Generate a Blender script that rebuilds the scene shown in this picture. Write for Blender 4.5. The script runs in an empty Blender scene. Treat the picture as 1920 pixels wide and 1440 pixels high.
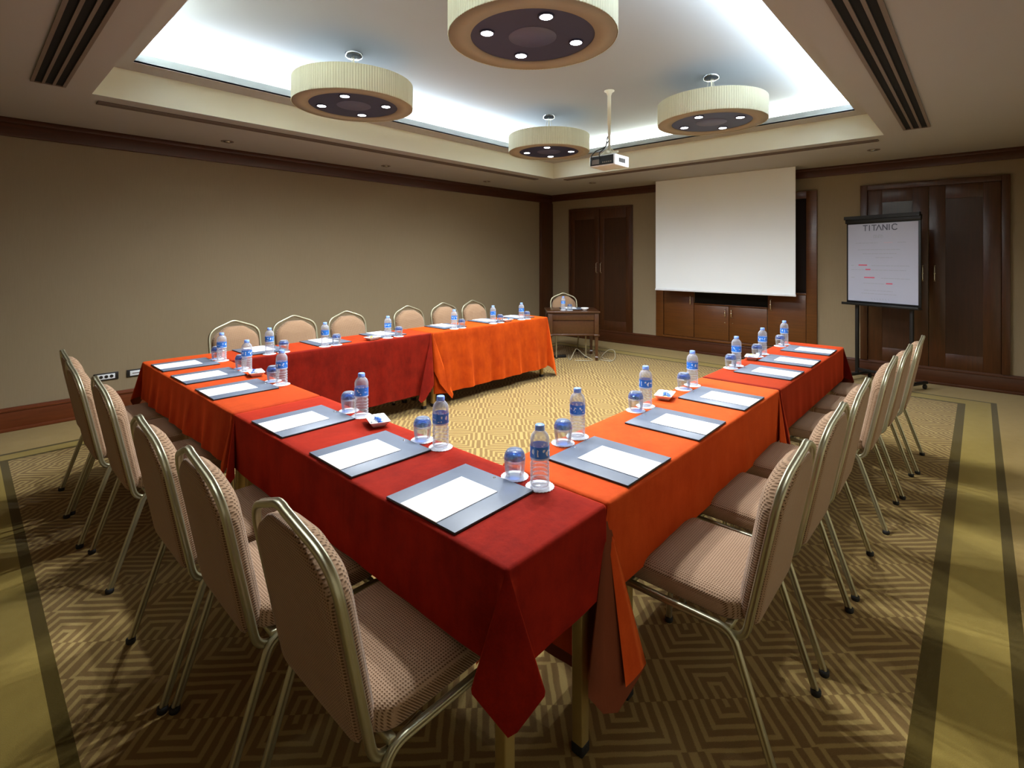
import bpy, bmesh, math, random
from mathutils import Vector, Matrix
random.seed(7)
PI = math.pi
S = bpy.context.scene
COL = S.collection

# ------------------------------------------------------------------ room numbers (metres)
YL = 6.157          # wall behind the far table arm
XB = 7.82           # wall with the screen
XN, YR = -1.02, -0.67
H = 2.70            # lower ceiling
TX0, TX1, TY0, TY1 = 0.66, 6.15, 0.69, 4.80   # ceiling tray opening
ZL = 2.935          # underside of the cove ledge
ZU = 3.15           # upper ceiling
TZ = 0.75           # cloth-covered table height

# ------------------------------------------------------------------ materials
def srgb(r, g, b):
    def c(v):
        v /= 255.0
        return v/12.92 if v <= .04045 else ((v+.055)/1.055)**2.4
    return (c(r), c(g), c(b), 1)

class NT:
    def __init__(s, name):
        s.m = bpy.data.materials.new(name); s.m.use_nodes = True
        s.t = s.m.node_tree; s.n = s.t.nodes; s.l = s.t.links
        s.b = s.n['Principled BSDF']; s.out = s.n['Material Output']
    def N(s, typ, **kw):
        n = s.n.new(typ)
        for k, v in kw.items(): setattr(n, k, v)
        return n
    def L(s, a, b): s.l.new(a, b)
    def M(s, op, a, b=None, c=None):
        n = s.N('ShaderNodeMath', operation=op)
        for i, v in enumerate((a, b, c)):
            if v is None: continue
            if isinstance(v, (int, float)): n.inputs[i].default_value = v
            else: s.L(v, n.inputs[i])
        return n.outputs[0]
    def mix(s, f, a, b):
        n = s.N('ShaderNodeMix', data_type='RGBA')
        for i, v in ((0, f), (6, a), (7, b)):
            if isinstance(v, (int, float)): n.inputs[i].default_value = v
            elif isinstance(v, tuple): n.inputs[i].default_value = v
            else: s.L(v, n.inputs[i])
        return n.outputs[2]
    def obj(s): return s.N('ShaderNodeTexCoord').outputs['Object']
    def xyz(s, v):
        n = s.N('ShaderNodeSeparateXYZ'); s.L(v, n.inputs[0]); return n.outputs
    def scale(s, v, sc):
        n = s.N('ShaderNodeMapping'); n.inputs['Scale'].default_value = sc; s.L(v, n.inputs[0]); return n.outputs[0]
    def noise(s, v, scale, detail=3, rough=.5):
        n = s.N('ShaderNodeTexNoise'); n.inputs['Scale'].default_value = scale
        n.inputs['Detail'].default_value = detail; n.inputs['Roughness'].default_value = rough
        s.L(v, n.inputs['Vector']); return n.outputs['Fac']
    def rng(s, v, a, b, c, d):
        n = s.N('ShaderNodeMapRange'); s.L(v, n.inputs[0])
        for i, q in enumerate((a, b, c, d)): n.inputs[1+i].default_value = q
        return n.outputs[0]
    def bump(s, h, st=.3, dist=.01):
        n = s.N('ShaderNodeBump'); n.inputs['Strength'].default_value = st; n.inputs['Distance'].default_value = dist
        s.L(h, n.inputs['Height']); s.L(n.outputs[0], s.b.inputs['Normal'])
    def set(s, **kw):
        for k, v in kw.items(): s.b.inputs[k.replace('_', ' ')].default_value = v
        return s

def plain(name, col, rough=.5, metal=0, var=.06, nscale=30, **kw):
    t = NT(name)
    f = t.noise(t.obj(), nscale)
    a = tuple(c*(1-var) for c in col[:3])+(1,); b = tuple(min(1, c*(1+var)) for c in col[:3])+(1,)
    t.L(t.mix(f, a, b), t.b.inputs['Base Color'])
    t.set(Roughness=rough, Metallic=metal, **kw)
    return t.m

def wood(name, c1, c2, rough=.35, axis='z', sc=1.0):
    t = NT(name)
    o = t.obj()
    sv = {'z': (14*sc, 14*sc, .9*sc), 'x': (.9*sc, 14*sc, 14*sc), 'y': (14*sc, .9*sc, 14*sc)}[axis]
    f = t.noise(t.scale(o, sv), 3.0, 6, .6)
    f2 = t.noise(t.scale(o, tuple(v*5 for v in sv)), 3.0, 3, .6)
    g = t.M('ADD', t.M('MULTIPLY', f, .7), t.M('MULTIPLY', f2, .3))
    t.L(t.mix(t.rng(g, .3, .7, 0, 1), c1, c2), t.b.inputs['Base Color'])
    t.set(Roughness=rough)
    t.b.inputs['Coat Weight'].default_value = .25; t.b.inputs['Coat Roughness'].default_value = .25
    return t.m

def emis(name, col, st):
    t = NT(name); t.b.inputs['Base Color'].default_value = col
    t.b.inputs['Emission Color'].default_value = col; t.b.inputs['Emission Strength'].default_value = st
    return t.m

M = {}
# carpet: nested squares turned 45 degrees inside two plain border lines
def carpet():
    t = NT('carpet')
    o = t.obj(); x, y, z = t.xyz(o)
    r = 2**-.5
    wob = t.noise(o, 9, 2)
    wob = t.M('MULTIPLY', t.M('SUBTRACT', wob, .5), .012)
    p = t.M('ADD', t.M('MULTIPLY', t.M('ADD', x, y), r), wob)
    q = t.M('ADD', t.M('MULTIPLY', t.M('SUBTRACT', x, y), r), wob)
    P = .355
    def cell(v, c):
        u = t.M('DIVIDE', t.M('SUBTRACT', v, c), P)
        return t.M('MULTIPLY', t.M('ABSOLUTE', t.M('SUBTRACT', u, t.M('ROUND', u))), P)
    dp = t.M('SUBTRACT', cell(p, 1.695), .025)
    up = t.M('DIVIDE', t.M('SUBTRACT', p, 1.695), P)
    half = t.M('GREATER_THAN', t.M('SUBTRACT', up, t.M('ROUND', up)), 0)
    dq = t.M('ADD', cell(q, .79), t.M('MULTIPLY', half, .0192))
    m = t.M('MAXIMUM', dp, dq)
    # same-metric stripes: distance to the nearest multiple of the line pitch
    u = t.M('DIVIDE', m, .0383)
    d = t.M('ABSOLUTE', t.M('SUBTRACT', u, t.M('ROUND', u)))
    fuzz = t.M('MULTIPLY', t.M('SUBTRACT', t.noise(o, 260, 2), .5), .16)
    line = t.rng(t.M('ADD', d, fuzz), .16, .26, 1, 0)
    # seam gap through the middle of every square
    dark = srgb(134, 105, 60); light = srgb(180, 153, 92)
    pat = t.mix(line, dark, light)
    def box(x0, x1, y0, y1):
        a = t.M('MULTIPLY', t.M('GREATER_THAN', x, x0), t.M('LESS_THAN', x, x1))
        b = t.M('MULTIPLY', t.M('GREATER_THAN', y, y0), t.M('LESS_THAN', y, y1))
        return t.M('MULTIPLY', a, b)
    plainc = t.mix(t.noise(o, 14, 4), srgb(158, 130, 72), srgb(172, 144, 84))
    stripe = srgb(84, 68, 8)
    band = t.mix(t.noise(o, 14, 4), srgb(154, 130, 58), srgb(168, 144, 70))
    c = t.mix(box(-.02-.05, 7.20, -.13, 5.47), plainc, stripe)
    c = t.mix(box(-.02, 7.165, -.085, 5.43), c, band)
    c = t.mix(box(.20, 6.97, .105, 5.30), c, stripe)
    c = t.mix(box(.243, 6.925, .165, 5.262), c, pat)
    pile = t.noise(o, 420, 2, .7)
    c = t.mix(t.rng(pile, .25, .75, .0, .34), c, srgb(66, 48, 26))
    t.L(c, t.b.inputs['Base Color'])
    t.set(Roughness=.95)
    t.b.inputs['Specular IOR Level'].default_value = .05
    t.b.inputs['Sheen Weight'].default_value = .12
    t.bump(pile, .5, .006)
    return t.m
M['carpet'] = carpet()

def wallpaper():
    t = NT('wall_fabric'); o = t.obj()
    f = t.noise(t.scale(o, (60, 60, 3)), 3, 3); g = t.noise(o, 1.3, 2)
    c = t.mix(f, srgb(138, 121, 94), srgb(147, 129, 102))
    c = t.mix(t.rng(g, .3, .7, 0, .1), c, srgb(164, 147, 120))
    t.L(c, t.b.inputs['Base Color']); t.set(Roughness=.8); t.bump(f, .12, .002)
    t.b.inputs['Specular IOR Level'].default_value = .2
    return t.m
M['wall'] = wallpaper()
M['ceil'] = plain('ceiling_paint', srgb(174, 169, 166), .8, 0, .015, 3)
M['ceil_up'] = plain('upper_ceiling_paint', srgb(176, 181, 184), .85, 0, .01, 3)
M['lip'] = plain('cove_lip_paint', srgb(150, 154, 152), .75, 0, .01, 3)
M['upstand'] = plain('cream_paint', srgb(226, 220, 196), .7, 0, .01, 3)
M['wood'] = wood('dark_wood', srgb(56, 28, 11), srgb(82, 43, 18), .34)
M['woodh'] = wood('dark_wood_horizontal', srgb(60, 28, 12), srgb(84, 40, 18), .36, 'x')
M['woody'] = wood('dark_wood_back_wall', srgb(62, 30, 14), srgb(86, 42, 19), .36, 'y')
M['wood_base'] = wood('skirting_wood', srgb(92, 42, 18), srgb(120, 58, 27), .35, 'x')
M['wood_basey'] = wood('skirting_wood_back', srgb(60, 28, 11), srgb(82, 40, 17), .35, 'y')
M['wood_panel'] = wood('inset_panel_wood', srgb(46, 23, 10), srgb(66, 34, 15), .3)
M['cabinet'] = wood('cabinet_wood', srgb(82, 44, 13), srgb(106, 60, 20), .35, 'y')
M['desk'] = wood('desk_wood', srgb(58, 32, 14), srgb(78, 45, 21), .35, 'y')
M['black'] = plain('shade_black', srgb(10, 8, 7), .95)  # flat black that stands in for the shade inside slots and niches
M['niche'] = plain('niche_shade', srgb(24, 9, 4), .95)  # dark tone put in for the shade inside the upper recess
M['slot'] = plain('slot_frame', srgb(120, 106, 96), .6)
M['blackmetal'] = plain('black_metal', srgb(13, 13, 14), .5)
M['chrome'] = plain('chrome', srgb(220, 218, 212), .18, 1, .02)
M['darkchrome'] = plain('dark_chrome', srgb(120, 122, 126), .22, 1, .02)
M['brass'] = plain('brushed_nickel', srgb(235, 228, 212), .16, 1, .02)
M['tube'] = plain('champagne_tube', srgb(176, 170, 142), .36, .82, .03, 40)
M['groove'] = plain('tube_groove', srgb(98, 92, 68), .5, .6)
M['rubber'] = plain('black_rubber', srgb(20, 18, 16), .7)
M['glide'] = plain('clear_glide', srgb(150, 130, 100), .3)
M['leggold'] = plain('table_leg_paint', srgb(170, 146, 88), .4, .35)
M['board'] = plain('table_board', srgb(80, 62, 44), .6)
M['white'] = plain('white_plastic', srgb(232, 234, 238), .4, 0, .02)
M['porcelain'] = plain('white_porcelain', srgb(242, 240, 238), .2, 0, .01)
M['paper'] = plain('white_paper', srgb(240, 240, 246), .75, 0, .01)
M['flip_paper'] = plain('flipchart_paper', srgb(178, 180, 198), .7, 0, .02, 4)
M['ink'] = plain('grey_ink', srgb(84, 88, 104), .7)
M['inkfaint'] = plain('faint_ink', srgb(164, 166, 180), .7)
M['inkred'] = plain('red_ink', srgb(214, 84, 110), .7)
M['screen'] = plain('screen_fabric', srgb(246, 251, 255), .8, 0, .012, 2)
M['lens'] = emis('lamp_lens', (.92, .95, 1, 1), 26)
M['plate'] = plain('lamp_plate', srgb(56, 60, 96), .45, .0)
M['plate2'] = plain('lamp_centre', srgb(92, 94, 130), .4, .0)
M['bluecap'] = plain('blue_cap', srgb(132, 168, 248), .3, 0, .05)
M['cable'] = plain('white_cable', srgb(166, 156, 130), .5)
M['sweetblue'] = plain('blue_sweet_wrap', srgb(70, 120, 210), .3, 0, .3, 90)
M['sweetyellow'] = plain('yellow_sweet_wrap', srgb(226, 206, 84), .3, 0, .2, 90)
M['sweetwhite'] = plain('white_sweet_wrap', srgb(232, 234, 238), .3, 0, .08, 90)
M['socket'] = plain('socket_frame', srgb(34, 30, 28), .4)

def pleated():
    t = NT('pleated_shade'); o = t.obj(); x, y, z = t.xyz(o)
    a = t.M('ARCTAN2', y, x)
    w = t.M('SINE', t.M('MULTIPLY', a, 150))
    f = t.noise(t.scale(o, (1, 1, .02)), 26, 3)
    k = t.M('ADD', t.M('MULTIPLY', t.M('ADD', w, 1), .3), t.M('MULTIPLY', f, .5))
    t.L(t.mix(k, srgb(206, 200, 168), srgb(232, 228, 200)), t.b.inputs['Base Color'])
    t.set(Roughness=.75); t.bump(w, .35, .004)
    t.b.inputs['Sheen Weight'].default_value = .2
    return t.m
M['shade'] = pleated()
M['shade_under'] = plain('shade_underside', srgb(172, 160, 142), .8, 0, .05, 8)

def velvet(name, base, light, dark):
    t = NT(name); o = t.obj()
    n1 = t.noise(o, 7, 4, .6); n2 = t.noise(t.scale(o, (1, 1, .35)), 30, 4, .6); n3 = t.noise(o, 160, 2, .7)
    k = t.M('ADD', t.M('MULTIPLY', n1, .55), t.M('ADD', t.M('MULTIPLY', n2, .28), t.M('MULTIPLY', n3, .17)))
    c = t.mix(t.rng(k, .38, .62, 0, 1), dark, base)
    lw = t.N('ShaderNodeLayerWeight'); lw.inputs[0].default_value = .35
    c = t.mix(t.rng(lw.outputs['Facing'], .5, 1, 0, .85), c, light)  # nap sheen painted into the base colour at grazing view
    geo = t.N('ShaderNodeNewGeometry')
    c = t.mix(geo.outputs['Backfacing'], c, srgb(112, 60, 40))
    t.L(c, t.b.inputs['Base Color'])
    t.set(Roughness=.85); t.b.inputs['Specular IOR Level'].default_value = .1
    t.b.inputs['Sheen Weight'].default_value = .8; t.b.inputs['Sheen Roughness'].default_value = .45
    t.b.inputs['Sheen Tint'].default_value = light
    t.bump(n2, .12, .01)
    return t.m
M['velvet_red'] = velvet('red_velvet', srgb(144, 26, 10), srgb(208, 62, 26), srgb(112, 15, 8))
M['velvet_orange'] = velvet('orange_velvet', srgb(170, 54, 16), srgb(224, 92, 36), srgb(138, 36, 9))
M['velvet_orange_lit'] = velvet('lit_orange_velvet', srgb(206, 80, 28), srgb(228, 104, 44), srgb(188, 64, 20))  # orange cloth colour lightened to replace light missing on this side
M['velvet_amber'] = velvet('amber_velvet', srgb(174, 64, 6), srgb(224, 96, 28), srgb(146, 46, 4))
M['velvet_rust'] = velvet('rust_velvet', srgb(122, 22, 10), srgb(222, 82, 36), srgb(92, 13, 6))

def fabric(name, base, dot, back, k=2*PI/.0078):
    t = NT(name); x, y, z = t.xyz(t.obj())
    a = t.M('SINE', t.M('MULTIPLY', x, k)); b = t.M('SINE', t.M('MULTIPLY', z if back else t.M('ADD', y, z), k))
    v = t.M('ADD', t.M('MULTIPLY', a, .5), t.M('MULTIPLY', b, .5))
    d = t.rng(v, .12, .62, 0, 1)
    nz = t.noise(t.obj(), 400, 2)
    c = t.mix(d, base, dot)
    c = t.mix(t.rng(nz, .3, .7, 0, .25), c, dot)
    t.L(c, t.b.inputs['Base Color']); t.set(Roughness=.85)
    t.b.inputs['Specular IOR Level'].default_value = .15; t.b.inputs['Sheen Weight'].default_value = .15
    t.bump(v, .25, .003)
    return t.m
M['fabric'] = fabric('seat_fabric', srgb(174, 142, 114), srgb(98, 70, 45), False)
M['fabric_back'] = fabric('backrest_fabric', srgb(168, 135, 106), srgb(96, 68, 42), True)

def clear(name, tint, gl=.10, white=.06):
    t = NT(name); t.n.remove(t.b)
    tr = t.N('ShaderNodeBsdfTransparent'); tr.inputs[0].default_value = tint
    g = t.N('ShaderNodeBsdfGlossy'); g.inputs['Roughness'].default_value = .06
    df = t.N('ShaderNodeBsdfDiffuse'); df.inputs[0].default_value = (.9, .93, 1, 1)
    lw = t.N('ShaderNodeLayerWeight'); lw.inputs[0].default_value = .3
    m1 = t.N('ShaderNodeMixShader'); m2 = t.N('ShaderNodeMixShader')
    t.L(t.M('ADD', t.M('MULTIPLY', lw.outputs['Fresnel'], .55), gl), m1.inputs[0])
    t.L(tr.outputs[0], m1.inputs[1]); t.L(g.outputs[0], m1.inputs[2])
    t.L(t.M('ADD', t.M('MULTIPLY', lw.outputs['Facing'], .25), white), m2.inputs[0])
    t.L(m1.outputs[0], m2.inputs[1]); t.L(df.outputs[0], m2.inputs[2])
    t.L(m2.outputs[0], t.out.inputs[0])
    return t.m
M['pet'] = clear('clear_bottle_plastic', (.95, .96, .98, 1), .06, .16)
M['glass'] = clear('tumbler_glass', (.93, .95, .95, 1), .05, .03)
M['glassblue'] = clear('blue_glass', (.28, .46, .86, 1), .14, .02)

def label_mat():
    t = NT('bottle_label'); x, y, z = t.xyz(t.obj())
    a = t.M('ARCTAN2', y, x)
    v = t.N('ShaderNodeCombineXYZ'); t.L(t.M('MULTIPLY', a, 1.6), v.inputs[0]); t.L(t.M('MULTIPLY', z, 30), v.inputs[1])
    n = t.noise(v.outputs[0], 1.7, 1)
    mid = t.M('MULTIPLY', t.M('GREATER_THAN', z, .112), t.M('LESS_THAN', z, .136))
    w = t.M('MULTIPLY', t.M('GREATER_THAN', n, .60), mid)
    c = t.mix(w, srgb(36, 122, 222), srgb(220, 234, 252))
    edge = t.M('LESS_THAN', z, .105)
    c = t.mix(edge, c, srgb(196, 212, 240))
    t.L(c, t.b.inputs['Base Color']); t.set(Roughness=.3)
    return t.m
M['label'] = label_mat()
M['pad'] = plain('grey_leather', srgb(96, 104, 120), .45, 0, .06, 60)
M['padedge'] = plain('pad_edge', srgb(26, 28, 36), .5)

# ------------------------------------------------------------------ mesh builder
class MB:
    def __init__(s): s.v = []; s.f = []; s.mi = []; s.sm = []; s.cur = 0; s.smooth = False; s.xf = None
    def add(s, vs, fs, smooth=None):
        o = len(s.v)
        for p in vs:
            p = Vector(p)
            s.v.append(tuple(s.xf @ p) if s.xf is not None else tuple(p))
        for f in fs:
            s.f.append([i+o for i in f]); s.mi.append(s.cur); s.sm.append(s.smooth if smooth is None else smooth)
    def box(s, x0, x1, y0, y1, z0, z1, bev=0, seg=2):
        if x0 > x1: x0, x1 = x1, x0
        if y0 > y1: y0, y1 = y1, y0
        if z0 > z1: z0, z1 = z1, z0
        vs = [(x0,y0,z0),(x1,y0,z0),(x1,y1,z0),(x0,y1,z0),(x0,y0,z1),(x1,y0,z1),(x1,y1,z1),(x0,y1,z1)]
        fs = [(0,3,2,1),(4,5,6,7),(0,1,5,4),(1,2,6,5),(2,3,7,6),(3,0,4,7)]
        if not bev: s.add(vs, fs, False); return s
        bm = bmesh.new(); bv = [bm.verts.new(v) for v in vs]
        for f in fs: bm.faces.new([bv[i] for i in f])
        bmesh.ops.bevel(bm, geom=list(bm.edges), offset=bev, segments=seg, affect='EDGES', profile=.5)
        bm.verts.index_update()
        s.add([v.co[:] for v in bm.verts], [[v.index for v in f.verts] for f in bm.faces], True)
        bm.free(); return s
    def lathe(s, prof, n=32, c=(0,0,0), cap0=True, cap1=True, smooth=True):
        vs = []; fs = []
        for r, z in prof:
            for i in range(n):
                a = 2*PI*i/n; vs.append((c[0]+r*math.cos(a), c[1]+r*math.sin(a), c[2]+z))
        for k in range(len(prof)-1):
            for i in range(n):
                j = (i+1) % n; fs.append((k*n+i, k*n+j, (k+1)*n+j, (k+1)*n+i))
        s.add(vs, fs, smooth)
        if cap0: s.add(vs[:n], [list(range(n))[::-1]], False)
        if cap1: s.add(vs[-n:], [list(range(n))], False)
        return s
    def sweep(s, path, sec, up=(0,0,1), closed=False, caps=True, smooth=True, fixed=None):
        """sec: list of (a,b); a along the side vector, b along the normal"""
        P = [Vector(p) for p in path]; n = len(P); m = len(sec); vs = []
        prev = None
        for i in range(n):
            if closed: t = P[(i+1) % n]-P[i-1]
            elif i == 0: t = P[1]-P[0]
            elif i == n-1: t = P[-1]-P[-2]
            else: t = (P[i+1]-P[i]).normalized()+(P[i]-P[i-1]).normalized()
            t.normalize()
            if fixed is not None:
                side = Vector(fixed); side = (side-t*side.dot(t)).normalized()
            else:
                ref = prev if prev is not None else Vector(up).cross(t)
                if ref.length < 1e-4: ref = Vector((1, 0, 0)).cross(t)
                side = (ref-t*ref.dot(t)).normalized(); prev = side
            nor = t.cross(side)
            for a, b in sec: vs.append(P[i]+side*a+nor*b)
        fs = []
        for i in range(n if closed else n-1):
            j = (i+1) % n
            for k in range(m):
                l = (k+1) % m; fs.append((i*m+k, i*m+l, j*m+l, j*m+k))
        s.add(vs, fs, smooth)
        if caps and not closed:
            s.add(vs[:m], [list(range(m))[::-1]], False); s.add(vs[-m:], [list(range(m))], False)
        return s
    def tube(s, path, r, n=10, **kw):
        return s.sweep(path, [(r*math.cos(2*PI*i/n), r*math.sin(2*PI*i/n)) for i in range(n)], **kw)
    def rings(s, rings, cap0=True, cap1=True, smooth=True):
        n = len(rings[0]); vs = [p for r in rings for p in r]; fs = []
        for k in range(len(rings)-1):
            for i in range(n):
                j = (i+1) % n; fs.append((k*n+i, k*n+j, (k+1)*n+j, (k+1)*n+i))
        s.add(vs, fs, smooth)
        if cap0: s.add(rings[0], [list(range(n))[::-1]], smooth)
        if cap1: s.add(rings[-1], [list(range(n))], smooth)
        return s
    def grid(s, fn, nu, nv, flip=False):
        vs = [fn(i/nu, j/nv) for i in range(nu+1) for j in range(nv+1)]; fs = []
        for i in range(nu):
            for j in range(nv):
                a = i*(nv+1)+j; q = (a, a+nv+1, a+nv+2, a+1); fs.append(q[::-1] if flip else q)
        s.add(vs, fs); return s
    def build(s, name, mats, parent=None, weld=0, auto=None):
        me = bpy.data.meshes.new(name); me.from_pydata(s.v, [], s.f)
        if not isinstance(mats, (list, tuple)): mats = [mats]
        for m in mats: me.materials.append(M[m] if isinstance(m, str) else m)
        me.polygons.foreach_set('material_index', s.mi); me.polygons.foreach_set('use_smooth', s.sm)
        if weld:
            bm = bmesh.new(); bm.from_mesh(me); bmesh.ops.remove_doubles(bm, verts=bm.verts, dist=weld); bm.to_mesh(me); bm.free()
        me.update()
        o = bpy.data.objects.new(name, me); COL.objects.link(o)
        if parent is not None: o.parent = parent
        return o

def tag(o, label, cat, group=None, kind=None):
    if label: o['label'] = label
    if cat: o['category'] = cat
    if group: o['group'] = group
    if kind: o['kind'] = kind
    return o
def empty(name, loc=(0,0,0), rz=0, label=None, cat=None, group=None):
    o = bpy.data.objects.new(name, None); COL.objects.link(o); o.empty_display_size = .1
    o.location = loc; o.rotation_euler = (0, 0, rz)
    return tag(o, label, cat, group)
def dup(root, loc, rz, label, group=None, rx=0):
    def cp(o, par):
        c = o.copy(); COL.objects.link(c)
        if par is not None: c.parent = par
        for ch in [q for q in KIDS.get(o.name, [])]: cp(ch, c)
        return c
    r = cp(root, None); r.location = loc; r.rotation_euler = (0, 0, rz); r['label'] = label
    if group: r['group'] = group
    return r
KIDS = {}
def index_kids():
    KIDS.clear()
    for o in COL.objects:
        if o.parent: KIDS.setdefault(o.parent.name, []).append(o)
def struct(mb, name, mats, label=None, cat=None, parent=None):
    o = mb.build(name, mats, parent)
    o['kind'] = 'structure'
    if label: o['label'] = label
    if cat: o['category'] = cat
    return o
def ordn(i): return ['first', 'second', 'third', 'fourth', 'fifth', 'sixth'][i]

def fillet(pts, rad, seg=8):
    out = [Vector(pts[0])]
    for i in range(1, len(pts)-1):
        p = Vector(pts[i]); a = Vector(pts[i-1])-p; b = Vector(pts[i+1])-p
        ang = a.angle(b); r = rad[i] if isinstance(rad, (list, tuple)) else rad
        d = min(r/math.tan(ang/2), a.length*.49, b.length*.49) if ang < PI-.01 else 0
        if d <= 1e-5: out.append(p); continue
        A = p+a.normalized()*d; B = p+b.normalized()*d
        for k in range(seg+1):
            u = k/seg; out.append(A*(1-u)**2+p*2*u*(1-u)+B*u*u)
    out.append(Vector(pts[-1]))
    return out

# ------------------------------------------------------------------ the room
b = MB(); b.box(XN-.1, XB+.1, YR-.1, YL+.1, -.1, 0)
struct(b, 'floor', 'carpet', 'carpet with nested square pattern and two border lines', 'floor')
b = MB(); b.box(XN-.1, XB+.1, YL, YL+.1, 0, ZU)
struct(b, 'wall_left', 'wall', 'long plain beige fabric wall on the left', 'wall')
b = MB(); b.box(XB, XB+.1, YR-.1, YL, 0, ZU)
struct(b, 'wall_back', 'wall', 'beige wall with doors, cabinet and screen', 'wall')
b = MB(); b.box(XN-.1, XN, YR-.1, YL, 0, ZU)
struct(b, 'wall_front', 'wall')
b = MB(); b.box(XN, XB, YR-.1, YR, 0, ZU)
struct(b, 'wall_right', 'upstand')  # unseen wall, made cream to bounce more light onto the table sides
# lower ceiling ring, tray upstand, upper ceiling
b = MB()
b.box(XN, TX0, YR, YL, H, H+.0009); b.box(TX1, XB, YR, YL, H, H+.0009)
b.box(TX0, TX1, YR, TY0, H, H+.0009); b.box(TX0, TX1, TY1, YL, H, H+.0009)
b.cur = 1
b.box(TX0-.05, TX1+.05, TY0-.05, TY1+.05, ZU, ZU+.05)
b.cur = 2
t = .05
b.box(TX0-t, TX0, TY0-t, TY1+t, H+.001, ZU); b.box(TX1, TX1+t, TY0-t, TY1+t, H+.001, ZU)
b.box(TX0, TX1, TY0-t, TY0, H+.001, ZU); b.box(TX0, TX1, TY1, TY1+t, H+.001, ZU)
struct(b, 'ceiling', ['ceil', 'ceil_up', 'upstand'], 'grey ceiling with raised lit tray', 'ceiling')
LW = .225
ix0, ix1, iy0, iy1 = TX0+LW-.02, TX1-LW, TY0+LW-.02, TY1-LW
b = MB()
for (x0, x1, y0, y1) in ((TX0, ix0, TY0, TY1), (ix1, TX1, TY0, TY1), (ix0, ix1, TY0, iy0), (ix0, ix1, iy1, TY1)):
    b.box(x0, x1, y0, y1, ZL, ZL+.014)
b.cur = 1
w = .014
b.box(ix0-w, ix0, iy0-w, iy1+w, ZL+.001, ZL+.072); b.box(ix1, ix1+w, iy0-w, iy1+w, ZL+.001, ZL+.072)
b.box(ix0, ix1, iy0-w, iy0, ZL+.001, ZL+.072); b.box(ix0, ix1, iy1, iy1+w, ZL+.001, ZL+.072)
struct(b, 'trim_1', ['ceil', 'lip'], 'cove ledge and lip around the ceiling tray', 'trim')
# crown mouldings
def crown(mb, x0, x1, y0, y1, mat=None):
    mb.box(x0, x1, y0, y1, 2.555, H-.001)
b = MB(); b.box(XN, XB, YL-.035, YL, 2.54, H, .004); b.box(XN, XB, YL-.045, YL, 2.655, H, .004)
struct(b, 'trim_2', 'woodh', 'dark wood crown moulding along the left wall', 'trim')
b = MB(); b.box(XB-.035, XB, YR, YL-.046, 2.575, H, .004); b.box(XB-.045, XB, YR, YL-.046, 2.665, H, .004)
struct(b, 'trim_3', 'woody', 'dark wood crown moulding along the back wall', 'trim')
b = MB(); b.box(7.46, XB, YL-.05, YL, .205, 2.54, .004)
struct(b, 'trim_4', 'wood', 'dark wood corner pilaster', 'trim')
def skirting(mb, ax, a0, a1, wall, d):
    for th, z0, z1 in ((.022, 0, .205), (.028, .0, .03), (.03, .17, .19)):
        if ax == 'x': mb.box(a0, a1, wall-th, wall, z0, z1, .003)
        else: mb.box(wall-th, wall, a0, a1, z0, z1, .003)
b = MB(); skirting(b, 'x', XN, XB-.032, YL, -1)
struct(b, 'baseboard_left', 'wood_base', 'dark wood skirting along the left wall', 'baseboard')
b = MB(); skirting(b, 'y', YR, YL, XB, -1)
# deeper plinth where the joinery stands
struct(b, 'baseboard_back', 'wood_basey', 'dark wood skirting along the back wall', 'baseboard')

# doors on the back wall: frame + leaves (panel inset, handle)
def bar_handle(par, x, y, z0, z1, r=.006):
    m = MB()
    m.tube(fillet([(x, y, z0), (x-.035, y, z0+.01), (x-.035, y, z1-.01), (x, y, z1)], .02, 5), r, 8)
    m.lathe([(.0, -.004), (.011, -.004), (.011, .004), (0, .004)], 12, (x-.004, y, z0), False, False)
    m.lathe([(.0, -.004), (.011, -.004), (.011, .004), (0, .004)], 12, (x-.004, y, z1), False, False)
    m.lathe([(.006, -.012), (.011, -.006), (.011, .006), (.006, .012)], 12, (x-.035, y, (z0+z1)/2))
    return m.build('handle', 'brass', par)
def leaf(name, par, y0, y1, z0, z1, x, panel, mat='wood', inset=.1, top=.17, bot=.17, rails=()):
    m = MB(); th = .02
    m.box(x-th, x, y0+.002, y0+inset, z0, z1, .002); m.box(x-th, x, y1-inset, y1-.002, z0, z1, .002)
    m.box(x-th, x, y0+inset, y1-inset, z1-top, z1, .002); m.box(x-th, x, y0+inset, y1-inset, z0, z0+bot, .002)
    for r in rails: m.box(x-th, x, y0+inset, y1-inset, r-.05, r+.05, .002)
    o = m.build(name, mat, par)
    m = MB(); m.box(x-.014, x-.001, y0+inset, y1-inset, z0+bot, z1-top)
    m.build('panel', panel, o)
    return o
d1 = empty('door_1', (0, 0, 0), 0, 'dark wood double closet door beside the corner desk', 'door'); d1['kind'] = 'structure'
m = MB()
m.box(XB-.03, XB-.001, 4.371, 4.40, .205, 2.40, .003); m.box(XB-.03, XB-.001, 5.68, 5.71, .205, 2.40, .003)
m.box(XB-.03, XB-.001, 4.40, 5.68, 2.365, 2.40, .003)
m.build('door_frame', 'wood', d1)
l = leaf('door_leaf', d1, 5.042, 5.68, .205, 2.365, XB-.001, 'wood_panel'); bar_handle(l, XB-.02, 5.085, 1.22, 1.40)
l = leaf('door_leaf', d1, 4.40, 5.038, .205, 2.365, XB-.001, 'wood_panel'); bar_handle(l, XB-.02, 4.995, 1.22, 1.40)
d2 = empty('door_2', (0, 0, 0), 0, 'dark wood double door behind the flipchart', 'door'); d2['kind'] = 'structure'
m = MB()
m.box(XB-.045, XB-.001, 1.045, 1.119, .205, 2.41, .004); m.box(XB-.045, XB-.001, -.25, -.18, .205, 2.41, .004)
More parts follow.
